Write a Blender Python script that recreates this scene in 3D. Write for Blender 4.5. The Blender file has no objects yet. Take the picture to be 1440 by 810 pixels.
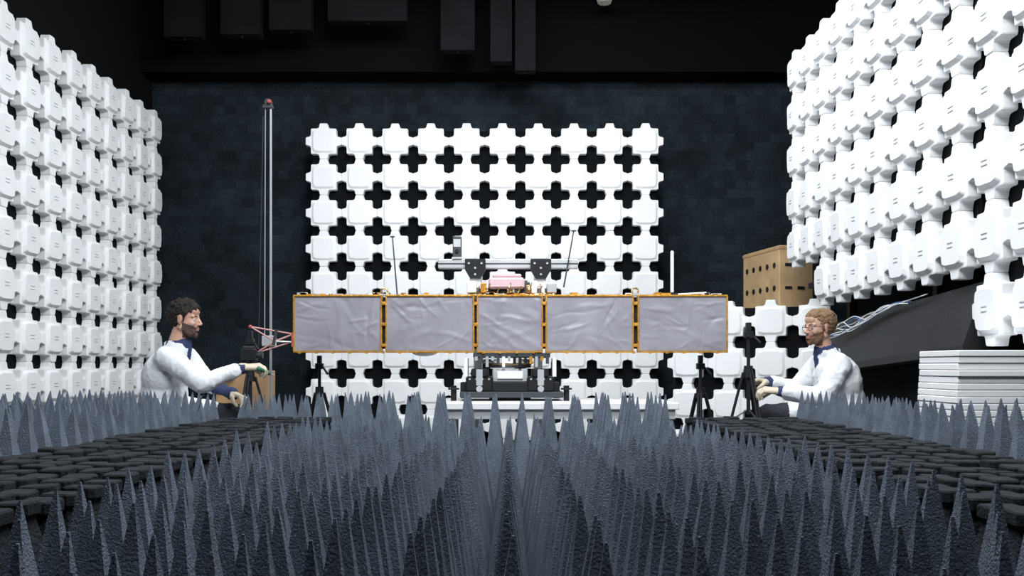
import bpy, bmesh, math, random
from mathutils import Vector, Matrix, noise, Euler
random.seed(7)
scene = bpy.context.scene
COL = scene.collection

# ------------------------------------------------------------------ materials
def mat(name, col, rough=0.6, metal=0.0, bump=0.0, bscale=40.0, var=0.0, vscale=8.0, speck=None, emis=None, spec=0.5, detail=4.0, voro=0.0, vorosc=6.0):
    m = bpy.data.materials.new(name); m.use_nodes = True
    nt = m.node_tree; N = nt.nodes; L = nt.links
    b = N['Principled BSDF']
    b.inputs['Base Color'].default_value = (*col, 1)
    b.inputs['Roughness'].default_value = rough
    b.inputs['Metallic'].default_value = metal
    b.inputs['Specular IOR Level'].default_value = spec
    tc = N.new('ShaderNodeTexCoord')
    cout = None
    if var > 0:
        n = N.new('ShaderNodeTexNoise'); n.inputs['Scale'].default_value = vscale; n.inputs['Detail'].default_value = detail
        L.new(tc.outputs['Object'], n.inputs['Vector'])
        r = N.new('ShaderNodeValToRGB')
        r.color_ramp.elements[0].position = 0.3; r.color_ramp.elements[1].position = 0.7
        r.color_ramp.elements[0].color = (*[c*(1-var) for c in col], 1)
        r.color_ramp.elements[1].color = (*[min(1, c*(1+var)) for c in col], 1)
        L.new(n.outputs['Fac'], r.inputs['Fac']); cout = r.outputs['Color']
    if speck:
        n = N.new('ShaderNodeTexNoise'); n.inputs['Scale'].default_value = speck[1]; n.inputs['Detail'].default_value = 3
        L.new(tc.outputs['Object'], n.inputs['Vector'])
        r = N.new('ShaderNodeValToRGB')
        r.color_ramp.elements[0].position = speck[2]; r.color_ramp.elements[1].position = speck[2]+0.12
        r.color_ramp.elements[0].color = (0,0,0,1); r.color_ramp.elements[1].color = (1,1,1,1)
        L.new(n.outputs['Fac'], r.inputs['Fac'])
        mx = N.new('ShaderNodeMix'); mx.data_type = 'RGBA'
        mx.inputs[6].default_value = (*col, 1); mx.inputs[7].default_value = (*speck[0], 1)
        if cout: L.new(cout, mx.inputs[6])
        L.new(r.outputs['Color'], mx.inputs[0]); cout = mx.outputs[2]
    if cout: L.new(cout, b.inputs['Base Color'])
    h = None
    if bump > 0:
        n = N.new('ShaderNodeTexNoise'); n.inputs['Scale'].default_value = bscale; n.inputs['Detail'].default_value = detail
        L.new(tc.outputs['Object'], n.inputs['Vector'])
        bp = N.new('ShaderNodeBump'); bp.inputs['Strength'].default_value = bump; bp.inputs['Distance'].default_value = 0.01
        L.new(n.outputs['Fac'], bp.inputs['Height'])
        L.new(bp.outputs['Normal'], b.inputs['Normal']); h = bp
    if voro > 0:
        n2 = N.new('ShaderNodeTexNoise'); n2.inputs['Scale'].default_value = 5; n2.inputs['Detail'].default_value = 3
        L.new(tc.outputs['Object'], n2.inputs['Vector'])
        ma = N.new('ShaderNodeVectorMath'); ma.operation = 'MULTIPLY_ADD'
        ma.inputs[1].default_value = (0.35, 0.35, 0.35)
        L.new(n2.outputs['Color'], ma.inputs[0]); L.new(tc.outputs['Object'], ma.inputs[2])
        v = N.new('ShaderNodeTexVoronoi'); v.feature = 'F1'; v.inputs['Scale'].default_value = vorosc
        L.new(ma.outputs['Vector'], v.inputs['Vector'])
        bp2 = N.new('ShaderNodeBump'); bp2.inputs['Strength'].default_value = voro; bp2.inputs['Distance'].default_value = 0.03
        L.new(v.outputs['Distance'], bp2.inputs['Height'])
        if h: L.new(h.outputs['Normal'], bp2.inputs['Normal'])
        L.new(bp2.outputs['Normal'], b.inputs['Normal'])
    if emis:
        b.inputs['Emission Color'].default_value = (*emis[0], 1); b.inputs['Emission Strength'].default_value = emis[1]
    return m

M_white = mat('white_polystyrene', (0.82, 0.83, 0.84), 0.75, bump=0.12, bscale=120, var=0.04, vscale=3, spec=0.2)
M_slot = mat('tile_slot', (0.50, 0.52, 0.55), 0.8)
M_black = mat('black_backing', (0.004, 0.005, 0.006), 0.95, spec=0.1)
M_foam = mat('blue_grey_foam', (0.112, 0.136, 0.175), 0.9, bump=0.6, bscale=240, var=0.28, vscale=9, speck=((0.36, 0.40, 0.47), 320, 0.60), spec=0.2)
M_foamd = mat('dark_foam', (0.016, 0.019, 0.024), 0.9, bump=0.8, bscale=120, var=0.3, vscale=30, spec=0.2)
M_board = mat('dark_board', (0.013, 0.014, 0.016), 0.6, bump=0.2, bscale=60, var=0.3, vscale=5, spec=0.4)
M_foamtop = mat('dark_foam_cap', (0.016, 0.019, 0.023), 0.85, bump=0.4, bscale=150, var=0.4, vscale=25, spec=0.2)
M_floor = mat('floor_grey', (0.10, 0.105, 0.115), 0.6, var=0.2, vscale=3)
M_ceil = mat('ceiling_black', (0.0025, 0.0028, 0.0034), 0.9, bump=0.3, bscale=10, spec=0.08)
M_panel = mat('baffle_black', (0.0045, 0.0052, 0.0062), 0.85, var=0.3, vscale=4, spec=0.12)

def wall_mat():
    m = bpy.data.materials.new('wall_dark_foam'); m.use_nodes = True
    nt = m.node_tree; N = nt.nodes; L = nt.links; b = N['Principled BSDF']
    b.inputs['Roughness'].default_value = 0.9; b.inputs['Specular IOR Level'].default_value = 0.15
    tc = N.new('ShaderNodeTexCoord')
    mp = N.new('ShaderNodeMapping'); mp.inputs['Rotation'].default_value = (math.radians(90), 0, 0)
    L.new(tc.outputs['Object'], mp.inputs['Vector'])
    br = N.new('ShaderNodeTexBrick'); br.offset = 0.37; br.offset_frequency = 3; br.squash = 1.6; br.squash_frequency = 4
    br.inputs['Scale'].default_value = 1.0
    br.inputs['Brick Width'].default_value = 0.11; br.inputs['Row Height'].default_value = 0.09
    br.inputs['Mortar Size'].default_value = 0.002; br.inputs['Mortar Smooth'].default_value = .5
    br.inputs['Color1'].default_value = (0.019, 0.030, 0.040, 1); br.inputs['Color2'].default_value = (0.036, 0.053, 0.068, 1)
    br.inputs['Mortar'].default_value = (0.016, 0.024, 0.031, 1)
    L.new(mp.outputs['Vector'], br.inputs['Vector'])
    n0 = N.new('ShaderNodeTexNoise'); n0.inputs['Scale'].default_value = 1.6; n0.inputs['Detail'].default_value = 6; n0.inputs['Roughness'].default_value = .7
    L.new(tc.outputs['Object'], n0.inputs['Vector'])
    r = N.new('ShaderNodeValToRGB'); r.color_ramp.elements[0].position = .35; r.color_ramp.elements[1].position = .68
    r.color_ramp.elements[0].color = (.35,.35,.35,1); r.color_ramp.elements[1].color = (1,1,1,1)
    L.new(n0.outputs['Fac'], r.inputs['Fac'])
    mx0 = N.new('ShaderNodeMix'); mx0.data_type = 'RGBA'; mx0.blend_type = 'MULTIPLY'; mx0.inputs[0].default_value = 1
    L.new(br.outputs['Color'], mx0.inputs[6]); L.new(r.outputs['Color'], mx0.inputs[7])
    n = N.new('ShaderNodeTexNoise'); n.inputs['Scale'].default_value = 40; n.inputs['Detail'].default_value = 5
    L.new(tc.outputs['Object'], n.inputs['Vector'])
    mx = N.new('ShaderNodeMix'); mx.data_type = 'RGBA'; mx.blend_type = 'MULTIPLY'; mx.inputs[0].default_value = 0.7
    L.new(mx0.outputs[2], mx.inputs[6]); L.new(n.outputs['Fac'], mx.inputs[7])
    L.new(mx.outputs[2], b.inputs['Base Color'])
    bp = N.new('ShaderNodeBump'); bp.inputs['Strength'].default_value = 0.6; bp.inputs['Distance'].default_value = 0.02
    L.new(n.outputs['Fac'], bp.inputs['Height']); L.new(bp.outputs['Normal'], b.inputs['Normal'])
    return m
M_wall = wall_mat()

M_foil = mat('silver_foil', (0.31, 0.297, 0.345), 0.45, metal=0.12, bump=0.22, bscale=16, var=0.12, vscale=5)
M_kapton = mat('kapton_tape', (0.62, 0.30, 0.04), 0.35, metal=0.4, bump=0.4, bscale=60, var=0.3, vscale=30)
M_gold = mat('gold_mli', (0.50, 0.33, 0.16), 0.3, metal=0.7, voro=0.5, vorosc=25)
M_alu = mat('aluminium', (0.62, 0.64, 0.66), 0.35, metal=0.5, var=0.06, vscale=15)
M_mast = mat('grey_mast_paint', (0.34, 0.36, 0.38), 0.4, metal=0.3)
M_whitep = mat('white_paint', (0.78, 0.79, 0.8), 0.5)
M_blk = mat('black_metal', (0.014, 0.015, 0.018), 0.5, metal=0.2, spec=.3)
M_dgrey = mat('dark_grey_metal', (0.05, 0.058, 0.066), 0.5, metal=0.3)
M_pink = mat('pink_foam', (0.72, 0.50, 0.54), 0.85, bump=0.3, bscale=60)
M_red = mat('red_tube', (0.45, 0.09, 0.08), 0.5)
M_pinkrod = mat('faded_red_tube', (0.55, 0.27, 0.27), 0.5)
M_green = mat('green_plastic', (0.03, 0.16, 0.09), 0.4)
M_blue = mat('blue_plastic', (0.05, 0.14, 0.35), 0.4)
M_card = mat('cardboard', (0.42, 0.26, 0.13), 0.85, var=0.15, vscale=6)
M_ply = mat('plywood', (0.46, 0.31, 0.16), 0.7, var=0.2, vscale=5)
M_coat = mat('lab_coat', (0.76, 0.78, 0.81), 0.85, bump=0.3, bscale=14, spec=0.2)
M_navy = mat('navy_cloth', (0.022, 0.035, 0.10), 0.85, bump=0.2, bscale=60)
M_trous = mat('dark_trousers', (0.02, 0.022, 0.03), 0.85)
M_skin = mat('skin', (0.52, 0.30, 0.22), 0.55, var=0.08, vscale=30)
M_lip = mat('lips', (0.40, 0.17, 0.14), 0.5)
M_glove = mat('beige_glove', (0.58, 0.50, 0.38), 0.75, bump=0.3, bscale=90)
M_hair1 = mat('dark_curly_hair', (0.016, 0.012, 0.010), 0.65, bump=1.0, bscale=90, var=0.4, vscale=50, spec=.3)
M_hair2 = mat('light_brown_hair', (0.21, 0.13, 0.07), 0.65, bump=0.6, bscale=70, var=0.35, vscale=50, spec=.3)
M_beard1 = mat('dark_stubble', (0.09, 0.052, 0.040), 0.8, bump=0.8, bscale=180, var=0.4, vscale=120)
M_beard2 = mat('brown_beard', (0.17, 0.09, 0.05), 0.8, bump=0.9, bscale=180, var=0.4, vscale=120)
M_eye = mat('eye_white', (0.7, 0.7, 0.68), 0.25)
M_iris = mat('iris', (0.03, 0.02, 0.015), 0.2)
M_shoe = mat('shoe', (0.02, 0.02, 0.02), 0.5)
M_lamp = mat('lamp_diffuser', (0.9, 0.9, 0.9), 0.5, emis=((0.93, 0.97, 1.0), 4.0))
M_dim = mat('dim_lamp', (0.12, 0.12, 0.11), 0.5, emis=((0.95, 0.95, 0.85), 0.12))

# ------------------------------------------------------------------ mesh builder
class MB:
    def __init__(s): s.v = []; s.f = []; s.m = []; s.mats = []; s.sm = []
    def mi(s, m):
        if m not in s.mats: s.mats.append(m)
        return s.mats.index(m)
    def add(s, vs, fs, m, smooth=False):
        o = len(s.v); s.v += [tuple(v) for v in vs]; k = s.mi(m)
        for f in fs: s.f.append([i+o for i in f]); s.m.append(k); s.sm.append(smooth)
    def box(s, x0, x1, y0, y1, z0, z1, m, bev=0.0, R=None, tap=1.0):
        c = Vector(((x0+x1)/2, (y0+y1)/2, (z0+z1)/2)); hx, hy, hz = (x1-x0)/2, (y1-y0)/2, (z1-z0)/2
        b = min(bev, hx*.9, hy*.9, hz*.9)
        vs = []
        if b <= 0:
            for z in (-1, 1):
                t = tap if z > 0 else 1
                for x, y in ((-1,-1),(1,-1),(1,1),(-1,1)): vs.append(Vector((x*hx*t, y*hy*t, z*hz)))
            fs = [(3,2,1,0),(4,5,6,7),(0,1,5,4),(1,2,6,5),(2,3,7,6),(3,0,4,7)]
        else:
            def ring(ax, ay, z, bb):
                return [(-ax+bb,-ay,z),(ax-bb,-ay,z),(ax,-ay+bb,z),(ax,ay-bb,z),(ax-bb,ay,z),(-ax+bb,ay,z),(-ax,ay-bb,z),(-ax,-ay+bb,z)]
            vs = ring(hx-b, hy-b, -hz, b*.3)+ring(hx, hy, -hz+b, b)+ring(hx*tap, hy*tap, hz-b, b)+ring(hx*tap-b, hy*tap-b, hz, b*.3)
            fs = [tuple(range(7,-1,-1)), tuple(range(24,32))]
            for r in range(3):
                for i in range(8):
                    j = (i+1) % 8; fs.append((r*8+i, r*8+j, (r+1)*8+j, (r+1)*8+i))
        out = []
        for v in vs:
            v = Vector(v)
            if R: v = R @ v
            out.append(v+c)
        s.add(out, fs, m)
    def cyl(s, p0, p1, r0, r1, m, n=12, caps=True):
        p0 = Vector(p0); p1 = Vector(p1); d = (p1-p0).normalized()
        a = d.orthogonal().normalized(); b = d.cross(a)
        vs = []
        for p, r in ((p0, r0), (p1, r1)):
            for i in range(n):
                t = 2*math.pi*i/n; vs.append(p+a*math.cos(t)*r+b*math.sin(t)*r)
        fs = [(i, (i+1)%n, n+(i+1)%n, n+i) for i in range(n)]
        s.add(vs, fs, m, n > 6)
        if caps: s.add(vs, [tuple(range(n-1,-1,-1)), tuple(range(n,2*n))], m)
    def tube(s, pts, r, m, n=6):
        for a, b in zip(pts, pts[1:]): s.cyl(a, b, r, r, m, n)
    def ell(s, c, r, m, seg=16, rings=10, R=None):
        vs = []; c = Vector(c)
        for i in range(rings+1):
            ph = math.pi*i/rings
            for j in range(seg):
                th = 2*math.pi*j/seg
                v = Vector((r[0]*math.sin(ph)*math.cos(th), r[1]*math.sin(ph)*math.sin(th), r[2]*math.cos(ph)))
                if R: v = R @ v
                vs.append(c+v)
        fs = []
        for i in range(rings):
            for j in range(seg):
                k = (j+1) % seg
                if i == 0: fs.append((0, (i+1)*seg+j, (i+1)*seg+k))
                elif i == rings-1: fs.append((i*seg+j, rings*seg, i*seg+k))
                else: fs.append((i*seg+j, (i+1)*seg+j, (i+1)*seg+k, i*seg+k))
        s.add(vs, fs, m, True)
    def torus(s, c, R, r, m, axis='Z', n=32, k=8, M=None):
        vs = []; c = Vector(c)
        for i in range(n):
            t = 2*math.pi*i/n
            for j in range(k):
                u = 2*math.pi*j/k
                a = (R+r*math.cos(u))*math.cos(t); b = (R+r*math.cos(u))*math.sin(t); h = r*math.sin(u)
                v = Vector((a, b, h)) if axis == 'Z' else (Vector((a, h, b)) if axis == 'Y' else Vector((h, a, b)))
                vs.append(c+v)
        fs = [(i*k+j, ((i+1)%n)*k+j, ((i+1)%n)*k+(j+1)%k, i*k+(j+1)%k) for i in range(n) for j in range(k)]
        s.add(vs, fs, m, True)
    def obj(s, name, parent=None, recalc=True, M=None):
        me = bpy.data.meshes.new(name); me.from_pydata(s.v, [], s.f)
        for m in s.mats: me.materials.append(m)
        me.polygons.foreach_set('material_index', s.m)
        me.polygons.foreach_set('use_smooth', s.sm)
        if recalc:
            bm = bmesh.new(); bm.from_mesh(me); bmesh.ops.recalc_face_normals(bm, faces=bm.faces); bm.to_mesh(me); bm.free()
        if M: me.transform(M)
        me.update()
        o = bpy.data.objects.new(name, me); COL.objects.link(o)
        if parent: 
            o.parent = parent
            o.matrix_parent_inverse = Matrix.Translation(parent.location).inverted()
        return o

def empty(name, loc):
    e = bpy.data.objects.new(name, None); e.location = loc; e.empty_display_size = 0.1
    COL.objects.link(e); return e

# ------------------------------------------------------------------ room shell
XL, XR, YF, YB, ZC = -3.45, 3.3, -1.6, 9.3, 4.3
def slab(name, x0,x1,y0,y1,z0,z1,m):
    b = MB(); b.box(x0,x1,y0,y1,z0,z1,m); return b.obj(name)
slab('floor', XL-.1, XR+.1, YF-.1, YB+.1, -.1, 0, M_floor)
slab('ceiling', XL-.1, XR+.1, YF-.1, YB+.1, ZC, ZC+.1, M_ceil)
slab('wall_back', XL-.1, XR+.1, YB, YB+.1, 0, ZC, M_wall)
slab('wall_front', XL-.1, XR+.1, YF-.1, YF, 0, ZC, M_black)
slab('wall_left', XL-.1, XL, YF, YB, 0, ZC, M_black)
slab('wall_right', XR, XR+.1, YF, YB, 0, ZC, M_black)
slab('ceiling_bulkhead', XL, XR, 9.0, YB, 3.56, ZC, M_ceil)
b = MB()
for x0, x1, zb in ((-3.05,-2.72,3.72),(-2.55,-2.2,3.74),(-2.12,-1.75,3.78),(-1.6,-0.9,3.86),(-0.16,0.03,3.5),(0.06,0.24,3.42),(-0.6,-0.3,3.6)):
    b.box(x0, x1, 8.5, 8.62, zb, ZC-.002, M_panel)
    b.cyl(((x0+x1)/2, 8.56, zb+.02), ((x0+x1)/2, 8.56, zb-.01), .01, .01, M_blk, 8)
b.obj('ceiling_baffle')

# ------------------------------------------------------------------ tile walls
T = 0.33
quad = [(.4995,.085),(.494,.100),(.470,.112),(.395,.130),(.366,.155),(.356,.20),(.354,.325),(.346,.346),(.325,.354),(.20,.356),(.155,.366),(.130,.395),(.112,.470),(.100,.494),(.085,.4995)]
OUT = []
for k in range(4):
    for (x, y) in quad:
        for _ in range(k): x, y = -y, x
        OUT.append((x, y))
NO = len(OUT)
def sq(u, z, s):
    a = math.atan2(z, u); r = .33/(abs(math.cos(a))**6+abs(math.sin(a))**6)**(1/6)
    return (math.cos(a)*r*s, math.sin(a)*r*s)
def tile(b, o, U, Z, Nn, slot=False):
    jd = random.uniform(-.012, .012); ju = random.uniform(-.02, .02); jz = random.uniform(-.02, .02)
    vs = []
    RR = [(0.0, 1.0, 0), (.20, 1.0, 0), (.212, .99, 0), (.216, .97, 0), (.220, 1.0, 1), (.285 if slot else .255, .84, 1)]
    for d, s, q in RR:
        for (u, z) in OUT:
            uu, zz = (u*s, z*s) if not q else sq(u, z, s)
            vs.append(o + U*(uu*T) + Z*(zz*T) + Nn*((d+(jd+u*ju+z*jz)*(d > 0))*T))
    fs = [tuple(range(NO-1, -1, -1))]
    for r in range(len(RR)-1):
        for i in range(NO):
            j = (i+1) % NO; fs.append((r*NO+i, r*NO+j, (r+1)*NO+j, (r+1)*NO+i))
    fs.append(tuple(range((len(RR)-1)*NO, len(RR)*NO)))
    b.add(vs, fs, M_white)
    if slot:
        for dz in (.045, -.02):
            c = o + Nn*(.286*T+jd*T) + Z*(dz*T)
            hu, hz, hd = .08*T, .007*T, .008*T
            vv = []
            for a in (-1, 1):
                for (e, f) in ((-1,-1),(1,-1),(1,1),(-1,1)): vv.append(c+U*(e*hu)+Z*(f*hz)+Nn*(a*hd))
            b.add(vv, [(3,2,1,0),(4,5,6,7),(0,1,5,4),(1,2,6,5),(2,3,7,6),(3,0,4,7)], M_slot)
def tile_wall(name, start, U, ztop, cols, rows, slot=False, back=True):
    b = MB(); U = Vector(U).normalized(); Z = Vector((0,0,1)); Nn = U.cross(Z).normalized()
    S = Vector((start[0], start[1], 0))
    for c in range(cols):
        nr = rows(c)
        for r in range(nr):
            o = S + U*((c+.5)*T) + Z*(ztop-(r+.5)*T)
            tile(b, o, U, Z, Nn, slot)
        if back:
            i0 = .15 if c == 0 else 0; i1 = .15 if c == cols-1 else 0
            a0 = S + U*((c+i0)*T); a1 = S + U*((c+1-i1)*T)
            vv = []
            zb = ztop-nr*T
            for zz in (zb+.055, ztop-.055):
                for p, n in ((a0, -.004), (a1, -.004), (a1, -.06), (a0, -.06)): vv.append(p+Nn*n+Z*zz)
            b.add(vv, [(3,2,1,0),(4,5,6,7),(0,1,5,4),(1,2,6,5),(2,3,7,6),(3,0,4,7)], M_black)
    return b.obj(name)
tile_wall('foam_block_panel', (-1.87, 8.92), (1,0,0), 3.04, 10, lambda c: 9)
tile_wall('foam_block_wall', (-3.30, 8.95-17*T), (0,1,0), 3.14, 17, lambda c: 9, True)
tile_wall('foam_block_wall', (2.24, 7.47), (0,-1,0), 3.20, 9, lambda c: 5 if c < 2 else 6, True)
tile_wall('foam_block_wall', (2.24, 7.47-9*T), (0,-1,0), 3.20, 7, lambda c: 7, True)
tile_wall('foam_block_stack', (1.33, 7.92), (.88,-.40,0), 1.32, 4, lambda c: 4)

b = MB()
for y in (7.4, 5.9, 4.4, 2.5):
    b.box(2.62, 2.68, y-.03, y+.03, 0, 3.1, M_blk)
for z in (1.42, 2.2, 3.0):
    b.box(2.32, 2.62, 2.4, 7.43, z-.02, z+.02, M_blk)
b.obj('wall_support_frame')

b = MB()
b.box(2.26, 2.6, 4.5, 6.85, 0, 1.0, M_black, .01)
vs = []
for y, zt in ((6.86, 1.08), (4.52, 1.20)):
    for (x, z) in ((2.14, zt-.34), (2.14, zt-.30), (2.24, zt), (2.6, zt), (2.6, zt-.34)): vs.append((x, y, z))
b.add(vs, [(4,3,2,1,0),(5,6,7,8,9)]+[(i,(i+1)%5,5+(i+1)%5,5+i) for i in range(5)], M_board)
b.obj('black_absorber_bench')

def cable_obj(name, splines):
    b = MB()
    for pts, r, m in splines: 
        fine = []
        n = len(pts)
        for i in range(n-1):
            p0 = Vector(pts[max(i-1,0)]); p1 = Vector(pts[i]); p2 = Vector(pts[i+1]); p3 = Vector(pts[min(i+2,n-1)])
            for k in range(8):
                t = k/8
                fine.append(.5*((2*p1)+(-p0+p2)*t+(2*p0-5*p1+4*p2-p3)*t*t+(-p0+3*p1-3*p2+p3)*t**3))
        fine.append(Vector(pts[-1])); b.tube(fine, r, m, 6)
    return b.obj(name)
sp = []
for i in range(8):
    random.seed(20+i)
    pts = []
    n = 6+i % 3
    for k in range(n):
        y = 6.45-k*.2
        z = 1.075+.013*k-(.08*random.random() if k < 4 else 0)+random.uniform(-.018,.018)
        pts.append((2.195-.3*(1.12-z)+random.uniform(-.02, .0), y, z))
    sp.append((pts, .003, (M_whitep, M_whitep, M_alu, M_whitep, M_blue)[i % 5]))
cable_obj('cable_bundle', sp)
random.seed(3)

b = MB()
z = 0.0; i = 0
while z < .86:
    j = random.uniform(-.008, .008); k = random.uniform(-.008, .008)
    b.box(1.86+j, 2.5+j, 3.98+k, 4.36+k, z+.001, z+.027, M_white, .003); z += .028
b.obj('foam_sheet_stack')

b = MB()
L, W, H = .72, .30, 1.80
b.box(-W/2, W/2, -L/2, L/2, 0, H, M_ply, .006)
for zz in (.02, .6, 1.18, H-.02): b.box(-W/2-.004, W/2+.004, -L/2-.004, L/2+.004, zz-.012, zz+.012, M_card)
for r in range(9):
    for c in range(5):
        y = -L/2+.09+c*.135; zz = .12+r*.19
        b.cyl((-W/2-.001, y, zz), (-W/2-.005, y, zz), .024, .024, M_blk, 14)
        if c < 2: b.box(-.10+c*.11, -.04+c*.11, -L/2-.005, -L/2-.001, zz-.012, zz+.012, M_blk)
b.obj('plywood_crate', M=Matrix.Translation((2.32, 8.3, 0)) @ Matrix.Rotation(math.radians(10), 4, 'Z'))

b = MB()
b.box(-1.95, -1.64, 6.4, 6.75, 0, .77, M_card, .004)
b.box(-1.952, -1.638, 6.55, 6.60, .0, .772, M_ply)
b.box(-1.945, -1.80, 6.29, 6.41, .762, .768, M_card)
b.obj('cardboard_box')

# ------------------------------------------------------------------ absorbers
def pyr(b, x, y, z0, z1, w, m, lean=.0, hook=0):
    h = z1-z0; lx = random.gauss(0, lean); ly = random.gauss(0, lean)
    a0 = random.gauss(0, .03)
    vs = []; K = [(0,1,0),(.35,.67,.1),(.7,.33,.45),(.93,.10,.85),(1,.03,1)]
    ca, sa = math.cos(a0), math.sin(a0)
    for t, s, q in K:
        dx = lx*q*q; dy = ly*q*q
        if hook: dx += hook*(max(0,t-.5)*2)**2*w*.6
        zz = z0+h*t-(abs(hook)*.08*h if t > .99 else 0)
        for (u, v) in ((-1,-1),(1,-1),(1,1),(-1,1)):
            uu = u*w/2*s; vv = v*w/2*s
            vs.append((x+dx+uu*ca-vv*sa, y+dy+uu*sa+vv*ca, zz))
    fs = []
    for r in range(4):
        for i in range(4):
            j = (i+1) % 4; fs.append((r*4+i, r*4+j, (r+1)*4+j, (r+1)*4+i))
    fs.append((16,17,18,19)); fs.append((3,2,1,0))
    b.add(vs, fs, m)
def field(name, x0, x1, y0, y1, p, zbase, ztip, var=.012, lean=.004, hookp=0.0, miss=0.0, m=M_foam, jit=.002):
    b = MB(); nx = round((x1-x0)/p); ny = round((y1-y0)/p)
    b.box(x0, x1, y0, y1, 0, zbase, M_foamd)
    hs = {}
    for i in range(nx):
        for j in range(ny):
            if random.random() < miss: continue
            x = x0+(i+.5)*p+random.gauss(0, jit*.5); y = y0+(j+.5)*p+random.gauss(0, jit)
            key = (int((x-x0)/.6), int((y-y0)/.6))
            if key not in hs: hs[key] = random.uniform(-1, 1)*var
            zt = ztip+hs[key]+random.gauss(0, var*.35)
            pyr(b, x, y, zbase-.002, zt, p*.99, m, lean, random.choice((-1,1))*random.uniform(.3,1) if random.random() < hookp else 0)
    return b.obj(name, recalc=False)
field('absorber_field', -.882, .882, .5, 4.28, .1176, .20, .585, .018, .003, .008, .003)
field('absorber_field', -.78, .78, 4.32, 4.92, .13, .20, .66, .012, .004, 0.0)
field('absorber_field', -2.95, -1.52, 2.2, 5.15, .110, .34, .668, .012, .006, .05)
field('absorber_field', 1.52, 2.1, 1.9, 3.9, .110, .34, .668, .012, .006, .03)
field('absorber_field', 1.52, 1.81, 3.92, 5.15, .097, .34, .668, .012, .006, .03)
field('absorber_field', -1.45, -.80, 5.02, 5.28, .08, .38, .66, .01, .005, .02)

def caps(name, x0, x1, y0, y1, p, ztop):
    b = MB(); nx = round((x1-x0)/p); ny = round((y1-y0)/p)
    b.box(x0, x1, y0, y1, 0, ztop-.13, M_foamd)
    for i in range(nx):
        for j in range(ny):
            x = x0+(i+.5)*p+random.uniform(-.002,.002); y = y0+(j+.5)*p; z = ztop+random.uniform(-.006, .006)
            tx = random.uniform(-.04,.04); ty = random.uniform(-.04,.04)
            R = []
            for (s, zz, bb) in ((p*.5, z-.135, .1), (p*.28, z-.034, .25), (p*.36, z-.024, .3), (p*.36, z-.004, .3), (p*.335, z, .3)):
                ring = []
                for (u, v) in ((-1+bb,-1),(1-bb,-1),(1,-1+bb),(1,1-bb),(1-bb,1),(-1+bb,1),(-1,1-bb),(-1,-1+bb)):
                    ring.append((x+u*s, y+v*s, zz+u*s*tx+v*s*ty))
                R.append(ring)
            vs = sum(R, [])
            fs = []; fc = []
            for r in range(4):
                for k in range(8):
                    l = (k+1) % 8
                    (fs if r < 1 else fc).append((r*8+k, r*8+l, (r+1)*8+l, (r+1)*8+k))
            fc.append(tuple(range(32, 40)))
            b.add(vs, fs, M_foamd); b.add(vs, fc, M_foamtop)
    return b.obj(name, recalc=False)
caps('absorber_walkway', -1.5, -.9, .8, 5.0, .1, .535)
caps('absorber_walkway', .9, 1.5, .8, 5.0, .1, .535)

# ------------------------------------------------------------------ satellite
sat = empty('satellite', (0, 6.0, 1.06))
Z0, Z1 = .889, 1.238
panels = [(-1.338,-.787),(-.764,-.213),(-.196,.213),(.231,.778),(.804,1.364)]
b = MB()
for pi, (x0, x1) in enumerate(panels):
    random.seed(50+pi)
    nx, nz = 90, 56; vs = []
    folds = []
    for k in range(26):
        a = random.choice((random.gauss(.5,.25), random.gauss(-.6,.3), random.gauss(1.5,.2), random.gauss(.1,.15)))
        cx = random.uniform(x0, x1); cz = random.uniform(Z0, Z1)
        folds.append((math.cos(a), math.sin(a), cx, cz, random.uniform(.06,.22), random.uniform(.010,.03), random.choice((-1,1,1))*random.uniform(.001,.003)))
    for k in range(nz+1):
        for i in range(nx+1):
            u = i/nx; w = k/nz
            x = x0+.006+(x1-x0-.012)*u; z = Z0+.008+(Z1-Z0-.016)*w
            e = min(1, min(u, 1-u)*16, min(w, 1-w)*12)
            d = .0025*noise.noise(Vector((x*4, z*4, pi*3.3)))+.0010*noise.noise(Vector((x*14, z*14, pi)))
            for (ca, sa, cx, cz, ln, wd, am) in folds:
                al = (x-cx)*ca+(z-cz)*sa; ac = -(x-cx)*sa+(z-cz)*ca+.006*math.sin(al*30)
                if abs(al) < ln and abs(ac) < wd: d += am*(1-abs(ac)/wd)*(1-(al/ln)**2)
            vs.append((x, 5.972-d*e, z))
    fs = [(k*(nx+1)+i, k*(nx+1)+i+1, (k+1)*(nx+1)+i+1, (k+1)*(nx+1)+i) for k in range(nz) for i in range(nx)]
    b.add(vs, fs, M_foil, True)
b.obj('panel_foil', sat, recalc=False)
b = MB()
for pi, (x0, x1) in enumerate(panels):
    b.box(x0, x1, 5.98, 6.02, Z0, Z1, M_alu)
    t = .009
    for a in ((x0, x1, Z1-.005, Z1+.006), (x0, x1, Z0-.004, Z0+.006)): b.box(a[0], a[1], 5.962, 6.022, a[2], a[3], M_kapton, .002)
    for a in ((x0-.001, x0+t), (x1-t, x1+.001)): b.box(a[0], a[1], 5.962, 6.022, Z0, Z1, M_kapton, .002)
for xa in (-.776, -.204, .222, .791):
    b.box(xa-.010, xa+.010, 5.985, 6.01, Z0+.02, Z1-.02, M_blk)
    for zz in (.93, 1.06, 1.19): b.box(xa-.014, xa+.014, 5.957, 5.99, zz-.010, zz+.010, M_kapton, .003)
random.seed(11)
for i in range(34):
    x = random.uniform(-1.32, 1.34)
    w = random.uniform(.01, .035); h = random.uniform(.006, .018)
    b.box(x-w, x+w, 5.99, 6.03, Z1+.004, Z1+.006+h, random.choice((M_kapton, M_whitep, M_alu, M_alu, M_gold)))
for i in range(26):
    x = -1.3+i*.104
    b.box(x-.007, x+.007, 5.958, 5.99, Z0-.010, Z0+.004, M_kapton)
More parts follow.
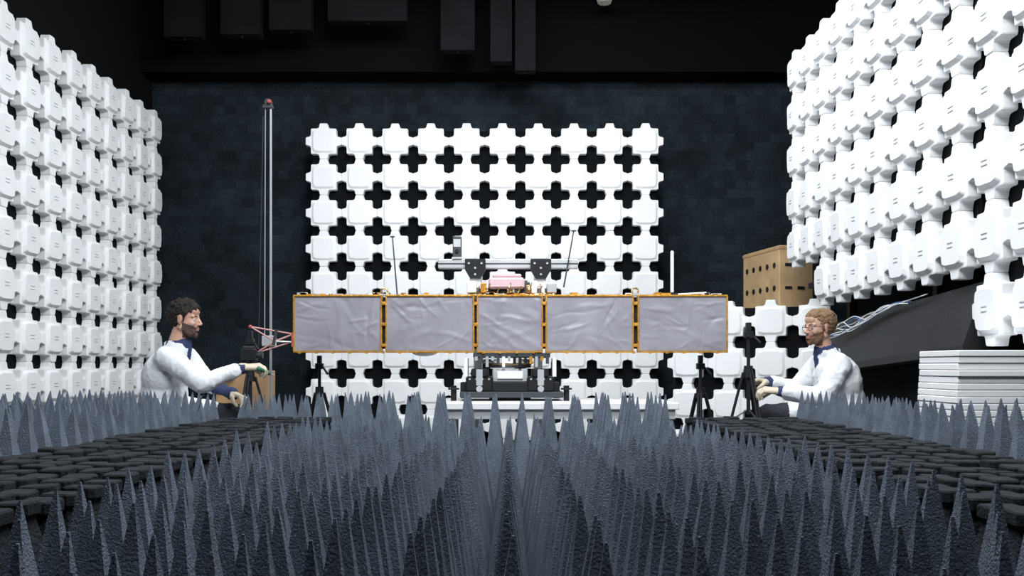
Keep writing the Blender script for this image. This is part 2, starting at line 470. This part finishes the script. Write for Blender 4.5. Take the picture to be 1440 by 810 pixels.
for xa in (-.776, .791):
    b.torus((xa, 6.0, Z1+.03), .02, .006, M_gold, 'Y', 18, 6)
    b.box(xa-.03, xa+.03, 5.98, 6.03, Z1+.003, Z1+.014, M_alu)
b.obj('panel_frames', sat)
b = MB()
b.box(-.19, .20, 6.02, 6.42, Z0+.01, Z1, M_gold, .01)
b.box(-.24, .27, 6.0, 6.4, Z1, Z1+.02, M_gold, .003)
b.box(-.22, .24, 6.02, 6.36, Z1+.02, Z1+.05, M_dgrey, .003)
for i in range(34):
    x = random.uniform(-.22, .24); y = random.uniform(5.98, 6.1); w = random.uniform(.008, .024); h = random.uniform(.03, .10)
    b.box(x-w, x+w, y, y+.04, Z1+.02, Z1+.02+h, random.choice((M_gold, M_alu, M_whitep, M_dgrey, M_alu, M_kapton, M_blk)), .003)
b.box(-.125, .10, 5.97, 6.14, Z1+.045, Z1+.115, M_pink, .012)
b.box(-.10, .08, 5.98, 6.13, Z1+.115, Z1+.138, M_pink, .006)
for i in range(7):
    x = -.2+i*.065
    b.cyl((x, 5.965, Z1+.02), (x+.02, 5.965, Z1+.06+.02*(i%2)), .004, .004, M_gold, 6)
b.box(-.26, -.20, 5.98, 6.1, Z1+.02, Z1+.09, M_whitep, .004); b.box(.24, .30, 5.98, 6.1, Z1+.02, Z1+.08, M_alu, .004)
b.obj('bus_body', sat)
b = MB()
b.box(-.22, .26, 5.97, 6.36, Z0-.035, Z0-.006, M_dgrey, .004)
b.cyl((0.0, 6.12, .845), (0.0, 6.12, .82), .15, .16, M_alu, 36)
b.cyl((0.0, 6.12, .82), (0.0, 6.12, .79), .16, .12, M_gold, 36)
b.torus((0.0, 6.12, .80), .135, .010, M_dgrey, 'Z', 40, 8)
for i in range(14):
    x = -.2+i*.034; b.box(x-.009, x+.009, 5.955, 5.99, .835-.02*(i%3), .86, random.choice((M_whitep, M_dgrey, M_kapton, M_alu, M_blk)))
b.ell((-.53, 6.08, .90), (.09, .06, .035), M_blue, 20, 10)
b.ell((-.53, 6.065, .888), (.08, .05, .025), M_whitep, 20, 10)
b.box(-.60, -.45, 6.02, 6.12, .895, .91, M_alu)
b.obj('payload', sat)
b = MB()
for (p0, p1) in (((-.70, 6.05, 1.24), (-.735, 6.08, 1.62)), ((.35, 6.08, 1.3), (.415, 6.1, 1.66))):
    b.cyl(p0, p1, .005, .004, M_dgrey, 8); b.ell(p1, (.018, .008, .006), M_dgrey, 10, 6)
b.cyl((1.03, 6.04, 1.24), (1.03, 6.04, 1.515), .011, .011, M_whitep, 14); b.ell((1.03, 6.04, 1.515), (.012,)*3, M_whitep, 12, 6)
b.box(1.0, 1.06, 6.0, 6.06, 1.235, 1.262, M_blk)
b.cyl((1.06, 6.02, 1.25), (1.24, 6.02, 1.26), .006, .006, M_whitep, 8)
b.obj('antenna_rods', sat)

g = MB()
def profile(x0,x1,y0,y1,z0,z1):
    g.box(x0,x1,y0,y1,z0,z1,M_alu,.004)
profile(-.449, .444, 6.12, 6.18, 1.424, 1.484)
g.box(-.449, .444, 6.115, 6.121, 1.452, 1.457, M_dgrey)
for xa in (-.21, .205):
    vs = []
    for y in (6.06, 6.11):
        for (x, z) in ((-.065, 1.478), (.065, 1.478), (.065, 1.41), (.032, 1.355), (-.032, 1.355), (-.065, 1.41)): vs.append((xa+x, y, z))
    g.add(vs, [tuple(range(5,-1,-1)), tuple(range(6,12))]+[(i,(i+1)%6,6+(i+1)%6,6+i) for i in range(6)], M_blk)
    g.box(xa-.035, xa+.035, 6.08, 6.2, 1.29, 1.36, M_whitep, .003)
    for dx, dz in ((-.04,1.45),(.04,1.45),(0,1.42),(0,1.38)): g.cyl((xa+dx,6.06,dz),(xa+dx,6.052,dz),.007,.007,M_alu,8)
    profile(xa-.03, xa+.03, 6.62, 6.68, 0.0, 1.50)
    profile(xa-.025, xa+.025, 6.18, 6.62, 1.43, 1.475)
    g.box(xa-.06, xa+.06, 6.55, 6.75, 0, .012, M_dgrey)
g.box(-.356, -.30, 6.12, 6.17, 1.484, 1.63, M_dgrey, .004)
g.box(-.350, -.306, 6.114, 6.12, 1.56, 1.61, M_alu); g.cyl((-.328,6.12,1.535),(-.328,6.11,1.535),.012,.012,M_blk,12)
g.box(-.36, -.296, 6.11, 6.18, 1.484, 1.496, M_alu)
g.obj('lifting_gantry')

g = MB()
g.box(-.10, .12, 5.98, 6.3, .70, .785, M_alu, .006)
g.box(-.07, .09, 5.97, 5.985, .72, .77, M_whitep, .003)
for s in (-1, 1):
    cx = .01+s*.19
    g.box(cx-.085, cx+.085, 5.95, 6.3, .64, .735, M_blk, .008)
    g.box(cx-.05, cx+.05, 5.94, 6.32, .735, .785, M_blk, .006)
    g.box(cx-.02, cx+.02, 5.935, 5.95, .68, .78, M_alu, .003)
    g.box(cx+s*.10-.02, cx+s*.10+.02, 5.98, 6.2, .60, .70, M_blk, .004)
    g.box(cx+s*.085-.012, cx+s*.085+.012, 5.95, 6.1, .735, .85, M_whitep, .002)
    g.cyl((cx, 5.95, .66), (cx, 5.93, .66), .02, .02, M_alu, 14)
    for k in range(4): g.cyl((cx-.06+k*.04, 5.95, .72), (cx-.06+k*.04, 5.944, .72), .006, .006, M_alu, 8)
g.box(-.30, .34, 5.92, 6.34, .605, .642, M_dgrey, .004)
g.box(-.10, .12, 5.93, 6.2, .642, .70, M_blk, .004)
for x in (-.34, .36):
    g.cyl((x, 5.96, .585), (x, 5.96, .68), .018, .018, M_blk, 12)
    g.torus((x, 5.96, .66), .03, .006, M_blk, 'Z', 20, 6)
g.box(-.12, .14, 6.0, 6.3, .587, .607, M_blk)
g.obj('satellite_mount')

g = MB()
g.box(-.42, 1.0, 5.62, 6.5, .545, .585, M_whitep, .004)
g.box(-.40, .98, 5.64, 6.48, .49, .545, M_alu)
for x in (-.36, .25, .94):
    for y in (5.68, 6.44): g.box(x-.025, x+.025, y-.025, y+.025, 0, .49, M_alu, .003)
for y in (5.68, 6.44): g.box(-.36, .94, y-.015, y+.015, .12, .16, M_alu)
g.obj('white_table')

# ------------------------------------------------------------------ tripods
def tripod(x, y, top, spread, ang0=.4, m=M_blk, hub=None):
    b = MB(); hub = hub or top*.72
    b.cyl((x, y, hub-.25), (x, y, top-.05), .012, .010, m, 12)
    b.cyl((x, y, hub-.03), (x, y, hub+.04), .03, .026, m, 14)
    for k in range(3):
        a = ang0+k*2*math.pi/3; dx, dy = math.cos(a), math.sin(a)
        foot = Vector((x+dx*spread, y+dy*spread, .012)); hp = Vector((x+dx*.03, y+dy*.03, hub))
        mid = hp.lerp(foot, .5)
        off = Vector((-dy, dx, 0))*.009
        b.cyl(hp+off, mid+off, .008, .008, m, 8); b.cyl(hp-off, mid-off, .008, .008, m, 8)
        b.cyl(hp.lerp(foot, .45), foot, .009, .007, m, 8); b.box(mid.x-.016, mid.x+.016, mid.y-.016, mid.y+.016, mid.z-.02, mid.z+.02, m, .004)
        b.ell(foot, (.014, .014, .012), m, 10, 6)
        b.cyl((x, y, hub-.22), hp.lerp(foot, .38), .004, .004, M_dgrey, 6)
    b.box(x-.025, x+.025, y-.025, y+.025, top-.09, top-.05, m, .004)
    b.box(x-.014, x+.014, y-.02, y+.02, top-.05, top+.0, m, .003)
    b.cyl((x+.02, y, top-.07), (x+.06, y-.04, top-.12), .006, .008, m, 8)
    return b
tripod(1.43, 5.72, 1.06, .22, ang0=.9).obj('camera_tripod')
tripod(1.23, 6.15, .87, .20, ang0=.2).obj('camera_tripod')
tripod(-1.24, 6.3, .87, .20, ang0=.5).obj('camera_tripod')
b = tripod(-1.60, 5.95, 1.02, .22, ang0=.3)
b.box(-1.645, -1.555, 5.90, 5.98, .83, .91, M_blk, .008); b.cyl((-1.555, 5.94, .87), (-1.52, 5.94, .87), .02, .024, M_dgrey, 14)
b.box(-1.635, -1.565, 5.91, 5.97, .91, .925, M_dgrey, .003)
b.obj('camera_tripod')
b = MB()
P = [(-1.60, 5.95, 1.045), (-1.34, 5.99, 1.0), (-1.34, 5.99, .93), (-1.60, 5.95, .87), (-1.47, 5.95, .90)]
b.cyl(P[0], P[1], .005, .005, M_pinkrod, 8); b.cyl(P[0], (-1.45, 5.96, .955), .005, .005, M_pinkrod, 8)
b.cyl((-1.60, 5.95, .86), (-1.45, 5.96, .955), .005, .005, M_pinkrod, 8); b.cyl((-1.45, 5.96, .955), P[1], .006, .006, M_pinkrod, 8)
b.cyl(P[3], (-1.34, 5.99, .955), .005, .005, M_pinkrod, 8); b.cyl((-1.45, 5.96, .955), (-1.34, 5.99, .95), .006, .006, M_alu, 8)
b.cyl((-1.46, 5.96, .93), (-1.44, 5.96, 1.03), .010, .010, M_dgrey, 10)
b.ell((-1.60, 5.95, 1.045), (.012,)*3, M_red, 12, 8); b.ell((-1.60, 5.95, .86), (.012,)*3, M_red, 12, 8)
b.box(-1.35, -1.337, 5.965, 6.02, .92, 1.01, M_red, .002)
b.obj('red_alignment_arm')

b = MB()
b.cyl((-1.56, 6.3, 0.02), (-1.56, 6.3, 2.50), .009, .008, M_mast, 12)
b.cyl((-1.60, 6.3, 1.0), (-1.595, 6.3, 2.49), .004, .004, M_mast, 6)
b.cyl((-1.64, 6.3, .9), (-1.61, 6.3, 2.44), .0025, .0025, M_dgrey, 6)
b.box(-1.61, -1.545, 6.28, 6.32, 2.49, 2.515, M_dgrey, .003)
b.cyl((-1.575, 6.28, 2.53), (-1.575, 6.32, 2.53), .022, .022, M_dgrey, 18)
b.cyl((-1.56, 6.26, 2.53), (-1.56, 6.28, 2.53), .012, .012, M_red, 14)
b.box(-1.61, -1.53, 6.26, 6.34, .93, 1.0, M_alu, .005)
for k in range(3):
    a = k*2.094+.5; b.cyl((-1.56, 6.3, .35), (-1.56+.12*math.cos(a), 6.3+.12*math.sin(a), .012), .01, .01, M_alu, 8)
b.obj('telescopic_mast')

# ------------------------------------------------------------------ people
def sdist(p, pr):
    if pr[0] == 'C':
        a, c, r0, r1 = pr[1], pr[2], pr[3], pr[4]
        ab = c-a; t = max(0, min(1, (p-a).dot(ab)/max(ab.length_squared, 1e-9)))
        return (p-(a+ab*t)).length-(r0+(r1-r0)*t)
    q = p-pr[1]
    if pr[3]: q = pr[3].inverted() @ q
    r = pr[2]; k = Vector((q.x/r[0], q.y/r[1], q.z/r[2])).length
    return (k-1)*min(r)
def C(a, c, r0, r1, m=0): return ('C', Vector(a), Vector(c), r0, r1, m)
def E(c, r, m=0, R=None): return ('E', Vector(c), r, R, None, m)
def blob(name, prims, voxel, mats, parent, smooth=2, M=None, wrinkle=0, wfreq=12, matfn=None, wfine=0):
    b = MB()
    for pr in prims:
        if pr[0] == 'C':
            b.ell(pr[1], (pr[3],)*3, M_skin, 16, 10); b.ell(pr[2], (pr[4],)*3, M_skin, 16, 10)
            if (pr[1]-pr[2]).length > 1e-5: b.cyl(pr[1], pr[2], pr[3], pr[4], M_skin, 16)
        else: b.ell(pr[1], pr[2], M_skin, 24, 16, pr[3])
    me = bpy.data.meshes.new('tmp'); me.from_pydata(b.v, [], b.f)
    bm = bmesh.new(); bm.from_mesh(me); bmesh.ops.remove_doubles(bm, verts=bm.verts, dist=1e-6)
    bmesh.ops.recalc_face_normals(bm, faces=bm.faces); bm.to_mesh(me); bm.free()
    o = bpy.data.objects.new('tmp', me); COL.objects.link(o)
    md = o.modifiers.new('r', 'REMESH'); md.mode = 'VOXEL'; md.voxel_size = voxel; md.adaptivity = 0
    dg = bpy.context.evaluated_depsgraph_get()
    nm = bpy.data.meshes.new_from_object(o.evaluated_get(dg)); nm.name = name
    bpy.data.objects.remove(o)
    bm = bmesh.new(); bm.from_mesh(nm)
    for _ in range(smooth): bmesh.ops.smooth_vert(bm, verts=bm.verts, factor=.5, use_axis_x=True, use_axis_y=True, use_axis_z=True)
    bm.verts.ensure_lookup_table()
    base = [v.co.copy() for v in bm.verts]
    fcs = []
    for f in bm.faces:
        c = Vector((0,0,0))
        for v in f.verts: c += base[v.index]
        fcs.append(c/len(f.verts))
    if wrinkle:
        bm.normal_update()
        for v in bm.verts:
            q = v.co*wfreq; q2 = q+noise.noise_vector(q*.5)*1.5
            d = (1-abs(noise.noise(q2))*2)*wrinkle+noise.noise(q*.35)*wrinkle
            if wfine:
                q3 = Vector((v.co.x*17, v.co.y*17, v.co.z*26))+noise.noise_vector(v.co*9)*2.2
                d += (max(0, 1-abs(noise.noise(q3))*4.5))*wfine
            v.co += v.normal*d
    bm.to_mesh(nm); bm.free()
    nm.materials.clear()
    for m in mats: nm.materials.append(m)
    for fi, f in enumerate(nm.polygons):
        f.use_smooth = True
        if matfn: f.material_index = matfn(Vector(f.center), Vector(f.normal)); continue
        best = 1e9; k = 0
        for pr in prims:
            d = sdist(fcs[fi], pr)
            if d < best: best = d; k = pr[5]
        f.material_index = k
    if M: nm.transform(M)
    o = bpy.data.objects.new(name, nm); COL.objects.link(o)
    if parent:
        o.parent = parent; o.matrix_parent_inverse = Matrix.Translation(parent.location).inverted()
    return o

def head(parent, loc, yaw, pitch, roll, curly, beardmat, hairmat, glasses, S=1.0):
    M = Matrix.Translation(loc) @ Matrix.Rotation(yaw, 4, 'Z') @ Matrix.Rotation(pitch, 4, 'Y') @ Matrix.Rotation(roll, 4, 'X') @ Matrix.Scale(S, 4)
    pr = [E((-.018,0,.034),(.098,.076,.086)), E((.018,0,-.02),(.068,.062,.09)), E((.032,0,-.072),(.050,.047,.040)),
          C((.068,0,-.098),(.066,0,-.094),.019,.019), C((-.015,.05,-.05),(.045,.03,-.092),.022,.017), C((-.015,-.05,-.05),(.045,-.03,-.092),.022,.017),
          C((.080,0,.012),(.101,0,-.024),.0085,.0105), E((.092,.010,-.030),(.011,.007,.007)), E((.092,-.010,-.030),(.011,.007,.007)),
          C((.074,.012,.021),(.060,.048,.020),.010,.009), C((.074,-.012,.021),(.060,-.048,.020),.010,.009),
          E((.053,.040,-.026),(.024,.022,.020)), E((.053,-.040,-.026),(.024,.022,.020)),
          E((.0815,0,-.0545),(.012,.024,.0055)), E((.080,0,-.066),(.0125,.021,.0065)),
          E((.060,0,.055),(.024,.05,.035)),
          C((-.022,0,-.06),(-.055,0,-.19),.052,.060)]
    for s in (-1, 1):
        Rm = Matrix.Rotation(s*.35, 3, 'Z')
        pr += [E((-.012,s*.079,-.004),(.019,.006,.031),0,Rm), E((-.008,s*.075,-.028),(.010,.006,.011)), E((-.006, s*.074, .0),(.012,.006,.02))]
    def mf(c, n):
        if c.x > .076 and abs(c.y) < .024 and (-.0735 < c.z < -.049): return 1
        if .0 < c.x and c.z < -.022-.33*c.x and c.z > -.122 and not (c.x > .086 and c.z > -.047) and n.z > -.97: return 2
        return 0
    blob('head', pr, .0030, [M_skin, M_lip, beardmat], parent, 4, M, matfn=mf)
    b = MB()
    for s in (-1, 1):
        e = Vector((.064, s*.031, .002)); b.ell(e, (.0125,)*3, M_eye, 16, 12)
        b.ell(e+Vector((.0088, 0, 0)), (.0045, .0055, .0055), M_iris, 12, 8)
        b.cyl((.080, s*.014, .021), (.076, s*.034, .026), .0032, .0036, hairmat, 8); b.cyl((.076, s*.034, .026), (.063, s*.048, .020), .0036, .002, hairmat, 8)
        b.tube([(.072, s*.018, .008), (.0765, s*.030, .0105), (.071, s*.043, .006)], .0026, M_skin, 6)
        b.tube([(.072, s*.018, -.004), (.0755, s*.030, -.007), (.070, s*.043, -.004)], .0020, M_skin, 6)
    b.obj('eyes_and_brows', parent, M=M)
    random.seed(5 if curly else 9)
    hp = []
    n = 520 if curly else 420
    for i in range(n):
        ph = math.acos(1-2*(i+.5)/n); th = i*2.39996
        d = Vector((math.sin(ph)*math.cos(th), math.sin(ph)*math.sin(th), math.cos(ph)))
        p = Vector((-.018+.098*d.x, .076*d.y, .034+.086*d.z))
        lim = .062 if p.x > .045 else (.045 if p.x > .025 else (.018 if p.x > .005 else (.028 if p.x > -.03 else -.050)))
        if p.z < lim: continue
        if curly:
            r = random.uniform(.007, .012); p += d*random.uniform(.0, .009)
            if p.z > .07: p += d*random.uniform(.0, .008)
        else:
            r = .0075
            if p.z < .03: r = .005
            if p.z > .07 : p += d*.004
            if p.z > .06 and p.x > .02: p += Vector((.003, 0, .007))
        e = Vector((random.uniform(-1,1),random.uniform(-1,1),random.uniform(-1,1)))*.006 if curly else Vector((-.022, random.uniform(-.003,.003), random.uniform(-.001,.003) if p.z > .07 else -.008))
        hp.append(C(p, p+e, r, r*.8))
    hp.append(E((-.023,0,.043),(.093,.0755,.080)))
    for s in (-1, 1): hp.append(C((.010, s*.070, .03), (.012, s*.069, -.008), .008, .005))
    blob('hair', hp, .0036, [hairmat], parent, 1 if curly else 2, M, wrinkle=(.0015 if curly else .0006), wfreq=90, matfn=lambda c, n: 0)
    bp = []
    k = .8 if curly else .95
    for s in (-1, 1):
        bp += [C((.004, s*.0625, -.018), (.012, s*.055, -.05), .005*k, .008*k), C((.012, s*.052, -.055), (.045, s*.033, -.088), .014*k, .015*k), C((.045, s*.033, -.088), (.069, 0, -.098), .015*k, .017*k),
               C((.030, s*.046, -.058), (.060, s*.030, -.070), .011*k, .012*k),
               C((.0865, s*.004, -.0445), (.079, s*.024, -.053), .0045*k, .0045*k), C((.079, s*.024, -.053), (.070, s*.024, -.085), .005*k, .010*k)]
    blob('beard', bp, .0034, [beardmat], parent, 2, M, wrinkle=.0012, wfreq=130, matfn=lambda c, n: 0)
    if glasses:
        b = MB()
        for s in (-1, 1):
            pts = []
            for k in range(21):
                t = 2*math.pi*k/20; pts.append(Vector((.090-.006*abs(math.cos(t)), s*.033+.022*math.cos(t), .000+.0165*math.sin(t))))
            b.tube(pts, .0018, M_blk, 6)
            b.tube([(.086, s*.055, .006), (.06, s*.074, .007), (-.01, s*.084, .006), (-.022, s*.083, -.008)], .0018, M_blk, 6)
        b.tube([(.092, -.012, .004), (.097, 0, .007), (.092, .012, .004)], .0018, M_blk, 6)
        b.obj('glasses', parent, M=M)

def hand(parent, name, wrist, X, Zd, flip, curls, thumb=0.0, m=M_glove, S=1.0):
    X = Vector(X).normalized(); Zd = Vector(Zd); Zd = (Zd-X*Zd.dot(X)).normalized(); Y = Zd.cross(X)
    M = Matrix(((X.x,Y.x,Zd.x,wrist[0]),(X.y,Y.y,Zd.y,wrist[1]),(X.z,Y.z,Zd.z,wrist[2]),(0,0,0,1))) @ Matrix.Scale(S, 4)
    f = -1 if flip else 1
    ys = [.030, .010, -.010, -.028]; kx = [.088, .092, .088, .080]; Ls = [.074, .082, .076, .060]
    pr = [C((-.012,0,0),(.01,0,0),.027,.025)]
    for i in range(4):
        k = Vector((kx[i], ys[i]*f, 0)); pr.append(C((.005, ys[i]*.55*f, 0), k, .015, .0125))
        a = 0; p = k
        for (fr, cu, r0, r1) in ((.45, curls[0], .0105, .0098), (.30, curls[1], .0098, .0088), (.25, curls[2], .0088, .0078)):
            a += cu+i*.05; q = p+Vector((math.cos(a), (ys[i]*.35)*f*math.cos(a), -math.sin(a)))*(Ls[i]*fr); pr.append(C(p, q, r0, r1)); p = q
    t0 = Vector((.018, .020*f, -.008)); t1 = Vector((.050, .046*f, -.020)); t2 = Vector((.076, .050*f-.008*f*thumb, -.034-.012*thumb)); t3 = Vector((.096, .044*f-.02*f*thumb, -.044-.02*thumb))
    pr += [C(t0, t1, .016, .0135), C(t1, t2, .0125, .0110), C(t2, t3, .0108, .0088)]
    return blob(name, pr, .0030, [m], parent, 2, M, wrinkle=.0008, wfreq=60, matfn=lambda c, n: 0)

def body(parent, facing, pelvis, chest, neck, sh_r, el_r, wr_r, sh_l, el_l, wr_l, kn_r, an_r, to_r, kn_l, an_l, to_l, lean, blue_l=False):
    R = Matrix.Rotation(lean, 3, 'Y')
    V = Vector; pelvis, chest, neck = V(pelvis), V(chest), V(neck)
    mid = pelvis.lerp(chest, .5)
    up = (neck-chest).normalized()
    f = V((facing, 0, 0))
    pr = [E(pelvis, (.145,.18,.13), 0, R), E(mid, (.130,.168,.16), 0, R), E(chest, (.128,.185,.165), 0, R),
          E(chest+up*.07, (.105,.185,.095), 0, R),
          E(pelvis-V((0,0,.06))+f*.02, (.155,.185,.10), 0, R),
          C(neck-up*.06, neck+up*.0, .084, .068, 0),
          C(neck+up*.004-f*.006, neck+up*.030+f*.006, .064, .060, 1)]
    for s in (-1, 1):
        pr.append(C(neck+f*.035+V((0, s*.045, .02)), chest+f*.128+V((0, s*.030, .03)), .013, .011, 0))
        pr.append(C(neck-f*.050+V((0, s*.025, .020)), neck+f*.030+V((0, s*.055, .014)), .016, .014, 0))
    pr.append(C(neck-f*.056+V((0, -.03, .024)), neck-f*.056+V((0, .03, .024)), .014, .014, 0))
    pr.append(C(neck+f*.05+V((0,0,.01)), chest+f*.108+V((0,0,.07)), .03, .020, 1))
    def arm(sh, el, wr, blue):
        sh, el, wr = V(sh), V(el), V(wr)
        pr.append(C(chest+up*.08+V((0,(sh.y-chest.y)*.55,0)), sh, .078, .066, 0))
        pr.append(C(sh, el, .066, .050, 0))
        q = el.lerp(wr, .80)
        if blue:
            a = el.lerp(wr, .12); pr.append(C(el, a, .052, .050, 0)); pr.append(C(a, wr, .042, .033, 1))
        else:
            pr.append(C(el, q, .050, .043, 0)); pr.append(C(q, wr, .036, .032, 1))
    arm(sh_r, el_r, wr_r, False); arm(sh_l, el_l, wr_l, blue_l)
    for s, kn, an, to in ((-1, kn_r, an_r, to_r), (1, kn_l, an_l, to_l)):
        hip = pelvis+V((0, s*.09, -.03)); kn, an, to = V(kn), V(an), V(to)
        pr += [C(hip, kn, .10, .066, 2), C(kn, an, .064, .045, 2), C(an-V((0,0,.005)), to, .044, .036, 3)]
        pr.append(C(hip+V((0, s*.012, .02)), hip.lerp(kn, .55), .118, .10, 0))
    return blob('body', pr, .0078, [M_coat, M_navy, M_trous, M_shoe], parent, 5, None, wrinkle=.0070, wfreq=9, wfine=.0030)

t1 = empty('technician', (-2.03, 5.7, 0))
body(t1, 1, (-2.05,5.70,.52), (-2.03,5.70,.735), (-1.965,5.70,.905),
     (-1.965,5.53,.85), (-1.745,5.47,.700), (-1.535,5.56,.790),
     (-1.965,5.87,.85), (-1.84,5.92,.685), (-1.655,5.77,.635),
     (-1.80,5.58,.075), (-2.20,5.58,.085), (-2.28,5.58,.045),
     (-1.63,5.83,.50), (-1.66,5.84,.10), (-1.54,5.84,.045), .20, True)
head(t1, (-1.912, 5.69, 1.078), math.radians(-2), math.radians(4), 0, True, M_beard1, M_hair1, False, .91)
hand(t1, 'hand_right', (-1.535,5.56,.792), (.96,.2,.06), (-.05,-.35,1), False, (.55,.75,.5), .8)
hand(t1, 'hand_left', (-1.655,5.77,.635), (.80,-.50,-.25), (.1,.2,1), True, (.5,.6,.4), .6)
b = MB()
b.cyl((-1.435, 5.52, .785), (-1.41, 5.66, .757), .013, .012, M_green, 12); b.cyl((-1.41, 5.66, .757), (-1.40, 5.73, .745), .004, .004, M_alu, 8)
b.ell((-1.435, 5.52, .785), (.015,)*3, M_green, 12, 8)
b.obj('screwdriver', t1)

t2 = empty('technician', (2.0, 5.7, 0))
body(t2, -1, (1.975,5.70,.52), (1.955,5.70,.71), (1.895,5.70,.865),
     (1.91,5.53,.81), (1.79,5.465,.620), (1.575,5.57,.655),
     (1.91,5.87,.81), (1.78,5.93,.66), (1.58,5.86,.70),
     (1.74,5.58,.075), (2.07,5.58,.085), (2.12,5.58,.045),
     (1.58,5.84,.50), (1.62,5.85,.10), (1.50,5.85,.045), -.22, False)
head(t2, (1.832, 5.68, 1.028), math.radians(198), math.radians(3), 0, False, M_beard2, M_hair2, True, .88)
hand(t2, 'hand_left', (1.575,5.57,.655), (-.95,.35,.08), (-.05,-.3,1), True, (.5,.7,.5), .7)
hand(t2, 'hand_right', (1.58,5.86,.70), (-.9,-.3,.1), (-.1,.3,1), False, (.5,.7,.5), .7)

# ------------------------------------------------------------------ lights
def lamp(x, y, z, sx, sy, energy, tilt=0, rz=0, col=(.93,.97,1.0)):  # added light source above the frame, with an assumed fixture built around it
    e = empty('unseen_ceiling_lamp', (x, y, z))
    R = Matrix.Translation((x,y,z)) @ Matrix.Rotation(rz, 4, 'Z') @ Matrix.Rotation(tilt, 4, 'X')
    b = MB(); b.box(-sx/2-.03, sx/2+.03, -sy/2-.03, sy/2+.03, .03, .09, M_blk, .01); b.box(-sx/2, sx/2, -sy/2, sy/2, .015, .03, M_lamp)
    b.obj('housing', e, M=R)
    b = MB(); b.cyl((x,y,z+.06), (x,y,ZC), .012, .012, M_blk, 8); b.obj('rod', e)
    l = bpy.data.lights.new('lamp_light', 'AREA'); l.shape = 'RECTANGLE'; l.size = sx; l.size_y = sy; l.energy = energy; l.color = col
    o = bpy.data.objects.new('lamp_light', l); COL.objects.link(o)
    o.matrix_world = R
    o.parent = e; o.matrix_parent_inverse = Matrix.Translation((x,y,z)).inverted()
lamp(0.2, 3.9, 4.1, 1.8, .4, 118, math.radians(42))
lamp(0.0, 6.6, 4.15, 2.8, .4, 88, math.radians(12))
lamp(0.2, 1.2, 3.9, 2.2, .5, 112, math.radians(62))  # added out of view, tilted to give the back tiles frontal light
lamp(0.0, 2.4, 4.1, 1.6, .4, 105)
b = MB(); b.cyl((.87, 8.7, 4.09), (.87, 8.7, 4.15), .06, .08, M_dim, 20); b.cyl((.87, 8.7, 4.15), (.87, 8.7, ZC), .012, .012, M_blk, 8); b.obj('round_ceiling_lamp')

w = bpy.data.worlds.new('World'); scene.world = w; w.use_nodes = True
w.node_tree.nodes['Background'].inputs[0].default_value = (.6, .75, 1, 1); w.node_tree.nodes['Background'].inputs[1].default_value = .02

# ------------------------------------------------------------------ camera
cd = bpy.data.cameras.new('camera'); cd.sensor_width = 36
cd.lens = 33.75; cd.shift_x = 5/1440; cd.shift_y = 110/1440
cd.clip_start = .05
co = bpy.data.objects.new('camera', cd); COL.objects.link(co); co.location = (0,0,.8); co.rotation_euler = (math.radians(90),0,0)
scene.camera = co
scene.view_settings.view_transform = 'Standard'
